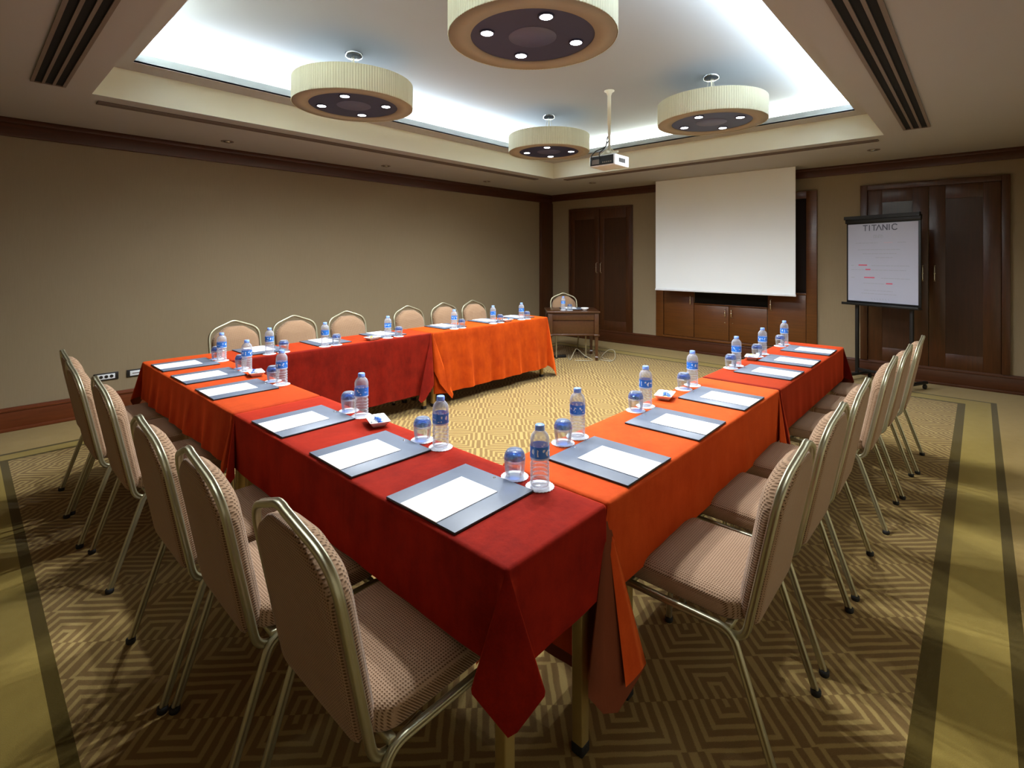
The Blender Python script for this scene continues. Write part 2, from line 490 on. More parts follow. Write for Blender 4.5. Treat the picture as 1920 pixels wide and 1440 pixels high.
m.box(XB-.045, XB-.001, -.18, 1.045, 2.345, 2.41, .004)
m.build('door_frame', 'wood', d2)
l = leaf('door_leaf', d2, .447, 1.045, .205, 2.345, XB-.001, 'wood_panel', 'wood', .15, .16); bar_handle(l, XB-.02, .50, 1.22, 1.40)
l = leaf('door_leaf', d2, -.18, .443, .205, 2.345, XB-.001, 'wood_panel', 'wood', .15, .16); bar_handle(l, XB-.02, .39, 1.22, 1.40)

# built-in media cabinet behind the screen
cab = empty('media_cabinet', (XB, 2.766, 0), 0, 'built-in dark wood cabinet with open niche behind the projection screen', 'cabinet')
def CB(name, mat, *boxes, par=cab, bev=.003):
    m = MB()
    for q in boxes: m.box(*q, bev)
    return m.build(name, mat, par)
cy = 2.766
def rel(y): return y-cy
CB('cabinet_frame', 'cabinet', (-.04, -.001, rel(3.80), rel(3.929), .205, 2.40), (-.04, -.001, rel(1.604), rel(1.731), .205, 2.40),
   (-.04, -.001, rel(1.731), rel(3.80), 2.30, 2.40), (-.045, -.001, rel(1.731), rel(3.80), .985, 1.01), (-.045, -.001, rel(1.731), rel(3.80), .205, .24))
CB('upper_recess_shade', 'niche', (-.006, -.001, rel(1.731), rel(3.80), 1.01, 2.30))  # flat dark sheet painted as the shade of a deeper recess
CB('niche', 'black', (-.006, -.001, rel(2.225), rel(3.29), .785, .985))  # flat black sheet painted as the shade inside the niche
CB('niche_shelf', 'cabinet', (-.04, -.006, rel(2.225), rel(3.29), .765, .785))
for (y0, y1, z1, hy, hz) in ((3.295, 3.795, .98, 3.34, (.75, .90)), (1.735, 2.22, .98, 2.175, (.75, .90)), (2.76, 3.29, .76, 2.805, (.60, .72)), (2.225, 2.756, .76, 2.715, (.60, .72))):
    m = MB(); m.box(-.03, -.001, rel(y0)+.002, rel(y1)-.002, .245, z1, .003)
    dr = m.build('cabinet_door', 'cabinet', cab)
    bar_handle(dr, -.03, rel(hy), hz[0], hz[1], .007)
    if z1 < .9:
        k = MB(); k.lathe([(.0, -.006), (.009, -.004), (.009, .004), (0, .006)], 12, (-.034, rel(hy+(.012 if hy > 2.76 else -.012)), .515)); k.build('lock', 'brass', dr)

# projection screen
sc = empty('projection_screen', (7.46, 2.7775, .98), 0, 'large white pull-down projection screen on the back wall', 'projection screen')
def scr(u, v):
    y = -.9925+1.985*u; z = .02+1.70*v
    return (.006*math.sin(u*9+.6)*(1-v)*.6+.004*math.sin(u*17), y, z)
m = MB(); m.smooth = True; m.grid(scr, 48, 14)
m.grid(lambda u, v: tuple(Vector(scr(u, v))+Vector((.002, 0, 0))), 48, 14, True)
m.build('screen_sheet', 'screen', sc)
m = MB(); m.box(-.010, .012, -1.0, 1.0, 0, .026, .004); m.build('weight_bar', 'white', sc)
m = MB(); m.box(-.05, .05, -1.03, 1.03, 1.715, 1.7195); m.build('ceiling_slot', 'ceil', sc)

# ------------------------------------------------------------------ linear ceiling diffusers
def diffuser(name, x0, x1, y0, y1, n, along, label, mat='slot'):
    cx, cyy = (x0+x1)/2, (y0+y1)/2
    r = empty(name, (cx, cyy, H), 0, label, 'air vent')
    hx, hy = (x1-x0)/2, (y1-y0)/2
    m = MB(); m.box(-hx, hx, -hy, hy, -.004, -.001); m.build('slot_shade', 'black', r)  # flat panel, the shade inside the slots painted black
    wd = (hy if along == 'x' else hx)*2
    m = MB(); fr = wd*.09
    def rail(c, w2, zt=-.012):
        if along == 'x': m.box(-hx, hx, c-w2, c+w2, zt, -.003)
        else: m.box(c-w2, c+w2, -hy, hy, zt, -.003)
    for i in range(n+1):
        rail(-wd/2+fr/2+(wd-fr)*i/n, fr/2 if 0 < i < n else fr*.6)
    e = .006
    if along == 'x': m.box(-hx, -hx+e, -hy, hy, -.012, -.003); m.box(hx-e, hx, -hy, hy, -.012, -.003)
    else: m.box(-hx, hx, -hy, -hy+e, -.012, -.003); m.box(-hx, hx, hy-e, hy, -.012, -.003)
    m.build('frame', mat, r)
    return r
diffuser('air_diffuser', .325, .505, .75, 4.72, 3, 'y', 'wide black slot diffuser in the ceiling at the upper left')
diffuser('air_diffuser', .80, 6.0, .33, .525, 3, 'x', 'wide black slot diffuser in the ceiling at the upper right')
diffuser('air_diffuser', .72, 6.0, 4.965, 5.055, 2, 'x', 'narrow slot diffuser between the tray and the left wall')
diffuser('air_diffuser', 6.31, 6.40, .76, 4.72, 2, 'y', 'narrow slot diffuser between the tray and the screen wall')
# small adjustable downlights (off)
def downlight(x, y, label, rz):
    r = empty('downlight', (x, y, H), rz, label, 'ceiling light', 'recessed downlights around the tray')
    m = MB(); m.lathe([(.060, 0), (.060, -.006), (.044, -.008), (.044, -.001)], 28, (0, 0, 0), False, False); m.build('trim_ring', 'slot', r)
    m = MB(); m.lathe([(.0, -.0015), (.044, -.0015)], 28, (0, 0, 0), False, False); m.build('recess_shade', 'black', r)  # flat disc, black in place of the shade inside the fitting
    m = MB(); m.lathe([(.0, -.012), (.018, -.012), (.026, -.004), (.026, -.002)], 20, (.006, 0, 0), False, False); m.build('bulb', 'chrome', r)
for i, (x, y, l) in enumerate(((1.88, 5.735, 'small round downlight nearest the left edge, above the left wall'), (3.79, 5.735, 'small round downlight above the middle of the left wall'),
        (5.65, 5.735, 'small round downlight above the left wall nearest the corner'), (6.91, 4.59, 'small round downlight in the ceiling left of the projection screen'),
        (6.91, .87, 'small round downlight in the ceiling right of the projection screen'))):
    downlight(x, y, l, .4*i)

# ------------------------------------------------------------------ drum pendant lamps
ZB = 2.72
def lamp(x, y, a0, label):
    r = empty('drum_pendant', (x, y, ZB), 0, label, 'pendant lamp', 'drum pendant lamps in the ceiling tray')
    R = .468
    m = MB(); n = 150; rings = []
    for z, rr in ((.002, R-.002), (.0, R), (.004, R+.001), (.188, R+.001), (.19, R), (.19, R-.012), (.01, R-.012)):
        rings.append([((rr+.0016*((i % 2)*2-1))*math.cos(2*PI*i/(2*n)), (rr+.0016*((i % 2)*2-1))*math.sin(2*PI*i/(2*n)), z) for i in range(2*n)])
    m.rings(rings, False, False, True); m.build('drum_shade', 'shade', r)
    m = MB(); m.lathe([(.345, .012), (.345, .003), (R-.004, .0015), (R-.004, .012)], 72, (0, 0, 0), False, False)
    m.build('shade_underside', 'shade_under', r)
    m = MB(); m.lathe([(.0, .010), (.350, .010)], 72, (0, 0, 0), False, False)
    m.cur = 1; m.lathe([(R-.012, .18), (.0, .18)], 72, (0, 0, 0), False, False)  # unseen top disc, made pale to bounce light onto the upper ceiling
    pl = m.build('base_plate', ['plate', 'ceil_up'], r)
    m = MB(); m.lathe([(.0, .006), (.128, .006), (.134, .009)], 48, (0, 0, 0), False, False); m.build('centre_disc', 'plate2', pl)
    for k in range(4):
        a = a0+k*PI/2; c = (.258*math.cos(a), .258*math.sin(a), 0)
        m = MB(); m.lathe([(.043, .010), (.043, .003), (.034, .003), (.033, .009)], 24, c, False, False)
        s = m.build('spot_ring', 'plate', pl)
        m = MB(); m.lathe([(.0, .0035), (.033, .0035)], 24, c, False, False); m.build('spot_lens', 'lens', pl)
        ld = bpy.data.lights.new('lamp_spot', 'SPOT'); ld.energy = SPOT_W; ld.spot_size = math.radians(SPOT_A); ld.spot_blend = SPOT_B
        ld.shadow_soft_size = .022; ld.color = (.90, .96, 1.0)
        lo = bpy.data.objects.new('lamp_spot_light', ld); COL.objects.link(lo); lo.parent = r
        lo.location = (c[0], c[1], -.012)
    m = MB()
    for k in range(3):
        a = a0+.6+k*2*PI/3
        m.tube([(.02*math.cos(a), .02*math.sin(a), ZU-ZB-.02), (.06*math.cos(a), .06*math.sin(a), .18)], .0022, 6)
    m.tube([(0, 0, .18), (0, 0, ZU-ZB-.02)], .006, 8)
    m.build('suspension_rod', 'upstand', r)
    m = MB(); m.lathe([(.0, -.035), (.05, -.035), (.066, -.028), (.07, 0)], 32, (0, 0, ZU-ZB), False, False); m.build('canopy', 'darkchrome', r)
    return r
SPOT_W, SPOT_A, SPOT_B = 77, 168, 1.0
D = math.radians
lamp(2.17, 1.84, D(56), 'round cream drum pendant nearest the camera, cut by the top of the photo')
lamp(2.17, 3.74, D(45), 'round cream drum pendant at the left of the tray')
lamp(4.64, 1.80, D(88), 'round cream drum pendant at the right, right of the projector')
lamp(4.66, 3.70, D(124), 'smallest looking cream drum pendant, farthest, left of the projector')

# cove light: LED runs lying on the ledge behind the lip
def cove(x, y, lx, ly, rot):
    ld = bpy.data.lights.new('cove_light', 'AREA'); ld.shape = 'RECTANGLE'; ld.size = lx; ld.size_y = ly
    ld.energy = COVE_W*max(lx, ly); ld.color = (.76, .88, 1.0)
    o = bpy.data.objects.new('cove_light', ld); COL.objects.link(o); o.location = (x, y, ZL+.060); o.rotation_euler = rot
COVE_W = 26
cx_, cy_ = (TX0+TX1)/2, (TY0+TY1)/2
cove(TX0+.10, cy_, .05, TY1-TY0-.1, (PI, D(-42), 0)); cove(TX1-.10, cy_, .05, TY1-TY0-.1, (PI, D(42), 0))
cove(cx_, TY0+.10, TX1-TX0-.1, .05, (PI+D(-42), 0, 0)); cove(cx_, TY1-.10, TX1-TX0-.1, .05, (PI+D(42), 0, 0))

# ------------------------------------------------------------------ ceiling projector
pr = empty('ceiling_projector', (4.36, 2.70, ZU), 0, 'white projector hanging from the ceiling on a cream pole', 'projector')
m = MB(); m.lathe([(.0, -.001), (.05, -.001), (.05, -.008), (.03, -.02), (.018, -.05), (.018, -.34), (.013, -.34), (.013, -.60), (0, -.60)], 24, (0, 0, 0), False, False)
m.build('pole', 'upstand', pr)
m = MB(); m.box(-.06, .06, -.008, .008, -.62, -.595, .003); m.box(-.008, .008, -.1, .1, -.625, -.605, .003)
for sx, sy in ((-1, -1), (-1, 1), (1, -1), (1, 1)): m.tube([(0, 0, -.56), (.07*sx, .08*sy, -.655)], .006, 8)
m.build('mount_bracket', 'upstand', pr)
zb, zt = -.765, -.655
m = MB(); m.box(-.135, .135, -.145, .145, zb, zt, .014, 3); body = m.build('projector_body', 'white', pr)
m = MB(); m.box(-.1375, -.130, -.13, .135, zb+.012, zt-.01, .004); pn = m.build('port_panel', 'blackmetal', body)
m = MB()
for k in range(5): m.box(-.1395, -.136, -.02-.022*k, -.006-.022*k, zb+.03, zb+.042)
m.box(-.1395, -.136, .03, .11, zb+.025, zb+.07); m.build('ports', 'slot', body)
m = MB()
for k in range(6): m.box(-.06+.02*k, -.046+.02*k, -.1475, -.143, zb+.035, zb+.075)
m.build('vent_grille', 'socket', body)
m = MB(); m.lathe([(.0, 0), (.03, 0), (.036, .02), (.03, .02)], 24, (0, 0, 0), False, False)
o = m.build('projector_lens', 'blackmetal', body); o.rotation_euler = (0, PI/2, 0); o.location = (.13, -.05, (zb+zt)/2)
m = MB(); m.tube(fillet([(0, .018, -.45), (-.02, .03, -.56), (-.10, .09, -.60), (-.16, .11, -.66), (-.137, .11, -.70)], .05), .006, 6)
m.tube(fillet([(-.016, 0, -.50), (-.06, .02, -.58), (-.155, .02, -.64), (-.137, .02, -.70)], .04), .005, 6)
m.build('cable', 'blackmetal', pr)

# ------------------------------------------------------------------ wall sockets
def socket_(x, label, kind):
    r = empty('wall_socket', (x, YL, .357), 0, label, 'wall socket')
    m = MB(); m.box(-.095, .095, -.010, -.0005, -.036, .036, .003); m.build('cover_frame', 'socket', r)
    m = MB(); m.box(-.068, .068, -.013, -.006, -.024, .024, .002); pl = m.build('socket_plate', 'white', r)
    m = MB()
    if kind:
        for dx in (-.036, .0, .036): m.lathe([(.0, -.001), (.014, -.001), (.014, .001), (0, .001)], 16, (0, 0, 0), False, False); 
        m = MB()
        for dx in (-.04, 0, .04):
            m.xf = Matrix.Translation((dx, -.0135, 0)) @ Matrix.Rotation(PI/2, 4, 'X'); m.lathe([(.0, 0), (.015, 0)], 16, (0, 0, 0), False, False)
    else:
        m.box(-.05, .05, -.0145, -.012, -.004, .004)
    m.build('outlet', 'socket' if kind else 'slot', pl)
socket_(.952, 'wall socket with round outlets, left of the pair', True)
socket_(1.205, 'wall socket partly hidden behind the orange table cloth corner', False)

# ------------------------------------------------------------------ chairs
TS = []
for k in range(28):
    a = 2*PI*k/28; ca, sa = math.cos(a), math.sin(a)
    ex, ey = .0100, .0114
    r = 1.0/((abs(ca)**3+abs(sa)**3)**(1/3))
    TS.append((ex*ca*r, ey*sa*r))
# groove on both sides (a = +-): pull the middle points in
TS = [(a*.78 if abs(b_) < .0035 else a, b_) for a, b_ in TS]
def tubep(mb, path, fixed=(1, 0, 0), sc=1.0): mb.sweep(path, [(a*sc, b_*sc) for a, b_ in TS], fixed=fixed)
def backy(z): return .094-(z-.45)*.19
chair = empty('banquet_chair', (0, 0, 0), 0, '', 'chair')
W = .215
fp = [(W-.006, .25, .398), (W-.006, .118, .372), (W-.006, backy(.855)+.003, .855), (0, backy(.945), .930)]
half = fillet(fp, [0, .055, .12, 0], 10)
full = half[:-1]+[Vector((.03, backy(.945), .9215)), Vector((.015, backy(.945), .9262)), Vector((0, backy(.945), .9278)), Vector((-.015, backy(.945), .9262)), Vector((-.03, backy(.945), .9215))]+[Vector((-p.x, p.y, p.z)) for p in half[:-1]][::-1]
m = MB()
# frame sweep: the side vector follows the loop's outward direction
def loop_sweep(mb, path, sec):
    P = path; n = len(P); ms = len(sec); vs = []
    ax = Vector((0, 1, .19)).normalized()
    for i in range(n):
        if i == 0: tt = P[1]-P[0]
        elif i == n-1: tt = P[-1]-P[-2]
        else: tt = (P[i+1]-P[i]).normalized()+(P[i]-P[i-1]).normalized()
        tt.normalize()
        # outward = perpendicular to tangent, as close as possible to x/z radial
        c = Vector((0, backy(.62), .62)); rad = P[i]-c
        if P[i].z < .5: rad = Vector((P[i].x, 0, 0))
        side = (rad-tt*rad.dot(tt)).normalized(); nor = tt.cross(side)
        for a, b_ in sec: vs.append(P[i]+side*a+nor*b_)
    fs = []
    for i in range(n-1):
        for k in range(ms):
            l = (k+1) % ms; fs.append((i*ms+k, i*ms+l, (i+1)*ms+l, (i+1)*ms+k))
    mb.add(vs, fs, True); mb.add(vs[:ms], [list(range(ms))[::-1]], False); mb.add(vs[-ms:], [list(range(ms))], False)
loop_sweep(m, full, TS)
m.build('back_frame', 'tube', chair)
# backrest cushion
def outline_back(ins, n=8):
    hw = .192-ins; zb_, zs, zt_ = .415+ins, .80, .885-ins
    pts = [(-hw, zs), (-hw, zb_+.001), (hw, zb_+.001), (hw, zs), (.062, zt_), (-.062, zt_)]
    pts = [(-hw, zs-.0), (-hw, zb_), (hw, zb_), (hw, zs), (.07, zt_), (-.07, zt_)]
    q = []
    N = len(pts)
    for i in range(N):
        p = Vector((pts[i][0], pts[i][1])); a = Vector(pts[i-1])-p; c = Vector(pts[(i+1) % N])-p
        d = min({0: .09, 3: .09, 1: .035, 2: .035}.get(i, .03), a.length*.45, c.length*.45)
        A = p+a.normalized()*d; B = p+c.normalized()*d
        for k in range(n+1):
            u = k/n; q.append(A*(1-u)**2+p*2*u*(1-u)+B*u*u)
    return q
def ring_back(ins, dy): return [(p.x, backy(p.y)+dy, p.y) for p in outline_back(ins)]
m = MB()
rs = [ring_back(.10, -.013), ring_back(.03, -.013), ring_back(.006, -.011), ring_back(.0, -.004), ring_back(.002, .008), ring_back(.000, .024), ring_back(.006, .039), ring_back(.020, .052), ring_back(.05, .062), ring_back(.11, .067)]
m.rings(rs, True, True, True); m.build('backrest', 'fabric_back', chair)
# seat cushion
def rrect(x0, x1, y0, y1, r, z, n=7):
    q = []
    for cx, cyy, a0 in ((x1-r, y1-r, 0), (x0+r, y1-r, PI/2), (x0+r, y0+r, PI), (x1-r, y0+r, 1.5*PI)):
        for k in range(n+1):
            a = a0+PI/2*k/n; q.append((cx+r*math.cos(a), cyy+r*math.sin(a), z))
    return q
m = MB()
sx, y0, y1 = .212, .115, .555
def sr(i, z, fr=0): return rrect(-sx+i, sx-i, y0+i, y1-i-fr, max(.02, .075-i*.6), z)
m.rings([sr(.03, .417), sr(.004, .418), sr(.0, .424), sr(.0, .455), sr(.0015, .458), sr(.0, .461), sr(.004, .470), sr(.016, .478), sr(.04, .484), sr(.09, .489), sr(.14, .490)], True, True, True)
m.build('seat', 'fabric', chair)
# seat frame: two side rails, two crossbars
m = MB()
for s in (-1, 1): tubep(m, [(s*.224, .235, .402), (s*.224, .42, .402)])
m.box(-.22, .22, .15, .17, .395, .415, .004); m.box(-.22, .22, .47, .49, .395, .415, .004)
m.build('seat_frame', 'tube', chair)
def leg(path):
    m = MB(); p = fillet(path, .085, 10); tubep(m, p); o = m.build('leg', 'tube', chair)
    f = p[-1]; g = MB(); g.lathe([(.014, 0), (.0165, .004), (.0165, .018), (.013, .02)], 14, (f.x, f.y, 0)); g.build('foot_glide', 'rubber', o)
for s in (-1, 1):
    leg([(s*.224, .235, .402), (s*.224, .150, .402), (s*.224, .018, .012)])
    leg([(s*.224, .42, .402), (s*.224, .525, .402), (s*.224, .548, .012)])
index_kids()
NEARC = [1.195, 1.730, 2.207, 3.085, 3.642, 4.118]
RIGHTC = [1.765, 2.325, 2.88, 3.625, 4.185, 4.715]
FARC = [1.668, 2.209, 2.762, 3.544, 4.08, 4.578]
first = [True]
def put_chair(x, y, rz, label, group):
    if first[0]:
        first[0] = False; chair.location = (x, y, 0); chair.rotation_euler = (0, 0, rz); chair['label'] = label; chair['group'] = group; return
    dup(chair, (x, y, 0), rz, label, group)
for i, y in enumerate(NEARC):
    put_chair((.503, .462, .435, .437, .402, .427)[i], y, -PI/2+(.006, -.006, .004, 0, .004, .0)[i],
              'beige dotted banquet chair, %s from the near corner along the left-hand tables' % ordn(i) if i else 'nearest beige dotted banquet chair, seen from behind at the bottom left', 'banquet chairs along the left-hand tables')
for i, x in enumerate(RIGHTC):
    put_chair(x, (.392, .390, .385, .355, .33, .30)[i], (.015, -.01, .012, 0, -.015, .01)[i],
              'beige dotted banquet chair, %s from the near corner along the right-hand tables' % ordn(i) if i else 'beige dotted banquet chair nearest the camera along the right-hand tables', 'banquet chairs along the right-hand tables')
for i, x in enumerate(FARC):
    put_chair(x, 4.925, PI+(.01, -.02, .0, .02, -.01, .0)[i],
              'brown-backed banquet chair facing the camera by the left wall, %s from the left' % ordn(i), 'banquet chairs along the wall')

# ------------------------------------------------------------------ tables and cloths
def table(x0, x1, y0, y1, label, ins=(.05, .05, .055, .055)):
    cx, cyy = (x0+x1)/2, (y0+y1)/2
    r = empty('folding_table', (cx, cyy, 0), 0, label, 'table', 'training tables in a U shape')
    hx, hy = (x1-x0)/2-.006, (y1-y0)/2-.006
    m = MB(); m.box(-hx, hx, -hy, hy, .722, .746, .004); m.build('tabletop', 'board', r)
    m = MB(); m.box(-hx+.05, hx-.05, -hy+.05, -hy+.07, .68, .722); m.box(-hx+.05, hx-.05, hy-.07, hy-.05, .68, .722)
    m.box(-hx+.05, -hx+.07, -hy+.05, hy-.05, .68, .722); m.box(hx-.07, hx-.05, -hy+.05, hy-.05, .68, .722); m.build('apron', 'blackmetal', r)
    for sx_ in (-1, 1):
        for sy_ in (-1, 1):
            lx = -hx+ins[0] if sx_ < 0 else hx-ins[1]; ly = -hy+ins[2] if sy_ < 0 else hy-ins[3]
            m = MB(); m.box(lx-.019, lx+.019, ly-.019, ly+.019, .028, .722, .004); o = m.build('leg', 'leggold', r)
            f = MB(); f.box(lx-.021, lx+.021, ly-.021, ly+.021, .0, .034, .005); f.build('foot_cap', 'rubber', o)
    return r

def cloth(x0, x1, y0, y1, drops, mat, label, corners=None, wave=.006, seed=0, group=None):
    """drops: hang on -x, +x, -y, +y; corners: {(sx,sy): [(phi, (na, nb, down)), ...]} where na, nb are along the two outward normals"""
    rho = .013; rnd = random.Random(seed)
    cx, cyy = (x0+x1)/2, (y0+y1)/2
    dm = {('x', -1): drops[0], ('x', 1): drops[1], ('y', -1): drops[2], ('y', 1): drops[3]}
    X0, X1, Y0, Y1 = x0-cx+rho, x1-cx-rho, y0-cyy+rho, y1-cyy-rho
    zt = TZ
    m = MB(); m.smooth = True
    def prof(h, a, d=Vector((0, 0, -1))):
        q = rho*PI/2
        if a <= q:
            th = a/rho; return Vector(h)*(rho*math.sin(th))+Vector((0, 0, -rho*(1-math.cos(th))))
        return Vector(h)*rho+Vector((0, 0, -rho))+d*(a-q)
    def avals(d, k): 
        q = rho*PI/2; return [0, q*.35, q*.7, q]+[q+(d-q)*(i+1)/k for i in range(k)]
    ph = [rnd.uniform(0, 6.3) for _ in range(12)]
    def wv(s, L, side):
        i = 0 if side[0] == 'x' else 6; i += 0 if side[1] < 0 else 3
        w_ = math.sin(s*11+ph[i])*.35+math.sin(s*23+ph[i+1]+.8*math.sin(s*5+ph[i]))*.5+math.sin(s*41+ph[i+2])*.3
        win = min(1, s/.12, (L-s)/.12); return w_*max(0, win)
    NS = 72; NK = 12
    # top
    ns_x = NS if (x1-x0) > (y1-y0) else 14; ns_y = NS if ns_x == 14 else 14
    m.grid(lambda u, v: (X0+(X1-X0)*u, Y0+(Y1-Y0)*v, zt), ns_x, ns_y)
    for ax in 'xy':
        for sg in (-1, 1):
            d = dm[(ax, sg)]; av = avals(d, NK); nn = ns_y if ax == 'x' else ns_x
            Ls = (Y1-Y0) if ax == 'x' else (X1-X0)
            h = Vector((sg, 0, 0)) if ax == 'x' else Vector((0, sg, 0))
            rows = []
            for i in range(nn+1):
                s = Ls*i/nn; base = Vector((X1 if sg > 0 else X0, Y0+s, zt)) if ax == 'x' else Vector((X0+s, Y1 if sg > 0 else Y0, zt))
                row = []
                for a in av:
                    p = base+prof(h, a); t_ = a/d
                    w_ = wv(s, Ls, (ax, sg))
                    p += h*(wave*(.5*w_+.75)*t_*min(1, d/.3)*min(1, s/.1, (Ls-s)/.1)*1.6)
                    p.z += .012*w_*t_*t_*.5
                    row.append(p)
                rows.append(row)
            vs = [p for r_ in rows for p in r_]; k = len(av); fs = []
            for i in range(nn):
                for j in range(k-1):
                    q = (i*k+j, i*k+j+1, (i+1)*k+j+1, (i+1)*k+j)
                    flip = (ax == 'x' and sg < 0) or (ax == 'y' and sg > 0)
                    fs.append(q[::-1] if flip else q)
            m.add(vs, fs)
    # corners
    for sx_ in (-1, 1):
        for sy_ in (-1, 1):
            apex = Vector((X1 if sx_ > 0 else X0, Y1 if sy_ > 0 else Y0, zt))
            nA = Vector((sx_, 0, 0)); nB = Vector((0, sy_, 0)); dA = dm[('x', sx_)]; dB = dm[('y', sy_)]
            keys = (corners or {}).get((sx_, sy_)) or [(0, (0, 0, 1)), (24, (.33, -.16, 1)), (45, (.10, .10, 1)), (66, (-.16, .33, 1)), (90, (0, 0, 1))]
            NP = 24; cols = []
            for i in range(NP+1):
                phi = 90*i/NP
                for (p0, v0), (p1, v1) in zip(keys[:-1], keys[1:]):
                    if p0 <= phi <= p1:
                        u = (phi-p0)/(p1-p0); dv = Vector(v0)*(1-u)+Vector(v1)*u; break
                d = (nA*dv.x+nB*dv.y+Vector((0, 0, -dv.z))).normalized()
                pr_ = math.radians(phi)
                h = nA*math.cos(pr_)+nB*math.sin(pr_)
                R = min(dA/max(1e-4, math.cos(pr_)), dB/max(1e-4, math.sin(pr_)))
                cols.append([apex+prof(h, a, d) for a in avals(R, NK)])
            vs = [p for c in cols for p in c]; k = len(cols[0]); fs = []
            for i in range(NP):
                for j in range(k-1):
                    q = (i*k+j, i*k+j+1, (i+1)*k+j+1, (i+1)*k+j)
                    fs.append(q if sx_*sy_ > 0 else q[::-1])
            m.add(vs, fs)
    o = m.build('tablecloth', mat, None, .0006)
    o.location = (cx, cyy, 0)
    return tag(o, label, 'tablecloth', group)
# joint corners: A = x normal, B = y normal
def joint(face, away):   # skirt face axis that stays visible ('x' or 'y'); fold leans to its own table
    u = -.34
    if face == 'x': return [(0, (0, 0, 1)), (26, (.10, u, 1)), (45, (.16, -.06, 1)), (68, (.07, -.005, 1)), (90, (0, 0, 1))]
    return [(0, (0, 0, 1)), (22, (-.005, .07, 1)), (45, (-.06, .16, 1)), (64, (u, .10, 1)), (90, (0, 0, 1))]
TB = [
 (.888, 1.334, .832, 2.630, 'table at the near corner of the U, under the red cloth'),
 (.888, 1.334, 2.636, 4.432, 'table at the left corner of the U, under the orange cloth by the sockets', (.05, .05, .055, .16)),
 (1.340, 3.146, .832, 1.286, 'table under the orange cloth nearest on the right-hand side', (.20, .18, .055, .055)),
 (3.152, 5.0, .832, 1.286, 'table under the rust cloth in front of the flipchart', (.10, .20, .055, .055)),
 (1.340, 3.166, 3.985, 4.432, 'table under the rust cloth along the left wall'),
 (3.172, 5.0, 3.985, 4.432, 'table under the orange cloth nearest the corner desk')]
for t_ in TB: table(*t_)
G = 'velvet tablecloths on the U of tables'
FLAT = [(0, (0, 0, 1)), (45, (.01, .01, 1)), (90, (0, 0, 1))]
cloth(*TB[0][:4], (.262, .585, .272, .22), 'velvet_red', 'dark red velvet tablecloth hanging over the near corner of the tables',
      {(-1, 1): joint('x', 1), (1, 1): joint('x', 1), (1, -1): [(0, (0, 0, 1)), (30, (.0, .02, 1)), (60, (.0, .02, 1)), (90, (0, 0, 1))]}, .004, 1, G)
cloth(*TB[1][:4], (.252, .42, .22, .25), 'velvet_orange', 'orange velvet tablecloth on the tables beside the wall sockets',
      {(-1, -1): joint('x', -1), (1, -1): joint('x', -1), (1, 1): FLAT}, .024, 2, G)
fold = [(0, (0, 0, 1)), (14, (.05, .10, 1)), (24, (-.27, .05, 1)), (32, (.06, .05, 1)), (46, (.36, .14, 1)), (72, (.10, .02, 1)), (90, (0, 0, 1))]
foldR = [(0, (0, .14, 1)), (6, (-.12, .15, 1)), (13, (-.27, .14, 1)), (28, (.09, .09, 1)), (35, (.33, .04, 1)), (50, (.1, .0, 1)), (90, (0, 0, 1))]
cloth(*TB[2][:4], (.54, .25, .29, .50), 'velvet_orange_lit', 'orange velvet tablecloth nearest on the right-hand tables',
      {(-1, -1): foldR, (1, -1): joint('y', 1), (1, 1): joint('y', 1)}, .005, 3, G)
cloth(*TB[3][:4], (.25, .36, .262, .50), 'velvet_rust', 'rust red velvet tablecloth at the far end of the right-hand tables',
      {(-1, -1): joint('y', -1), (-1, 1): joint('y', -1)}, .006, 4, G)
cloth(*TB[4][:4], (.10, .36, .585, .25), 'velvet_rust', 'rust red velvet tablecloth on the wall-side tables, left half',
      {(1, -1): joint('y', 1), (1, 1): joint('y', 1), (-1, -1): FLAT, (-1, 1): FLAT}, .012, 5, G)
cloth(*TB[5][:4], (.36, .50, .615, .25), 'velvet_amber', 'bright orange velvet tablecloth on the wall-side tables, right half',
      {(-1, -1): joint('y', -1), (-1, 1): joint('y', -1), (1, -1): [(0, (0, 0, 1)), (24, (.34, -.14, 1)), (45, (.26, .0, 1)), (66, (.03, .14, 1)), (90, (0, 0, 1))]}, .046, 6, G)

# ------------------------------------------------------------------ desk pads and paper
pad = empty('desk_pad', (0, 0, 0), 0, '', 'desk pad')
m = MB(); m.box(-.158, .158, 0, .338, 0, .006, .0018); pb = m.build('pad_board', 'padedge', pad)
m = MB(); m.box(-.157, .157, .001, .337, .0055, .0072, .0006); m.build('leather_top', 'pad', pad)
m = MB(); m.lathe([(.0, .0095), (.004, .009), (.005, .0072)], 10, (.0, .322, 0), False, False); m.build('stud', 'chrome', pad)
m = MB(); m.box(-.083, .083, 0, .25, 0, .0022); sheet = m.build('notepaper', 'paper'); tag(sheet, '', 'paper')
index_kids()
fp_ = [True]
def put_pad(x, y, rz, where, grp):
    z = TZ+.0008
    v = Matrix.Rotation(rz, 3, 'Z') @ Vector((-.002, .0005, 0))
    lp = 'dark grey leather desk pad, '+where; ls = 'blank white notepaper on the desk pad, '+where
    if fp_[0]:
        fp_[0] = False
        pad.location = (x, y, z); pad.rotation_euler = (0, 0, rz); pad['label'] = lp; pad['group'] = 'desk pads '+grp
        sheet.location = (x+v.x, y+v.y, z+.0074); sheet.rotation_euler = (0, 0, rz); sheet['label'] = ls; sheet['group'] = 'notepaper '+grp
    else:
        dup(pad, (x, y, z), rz, lp, 'desk pads '+grp); dup(sheet, (x+v.x, y+v.y, z+.0074), rz, ls, 'notepaper '+grp)
WL = '%s from the near corner on the left-hand tables'; WR = '%s from the near corner on the right-hand tables'; WF = '%s from the left on the wall-side tables'
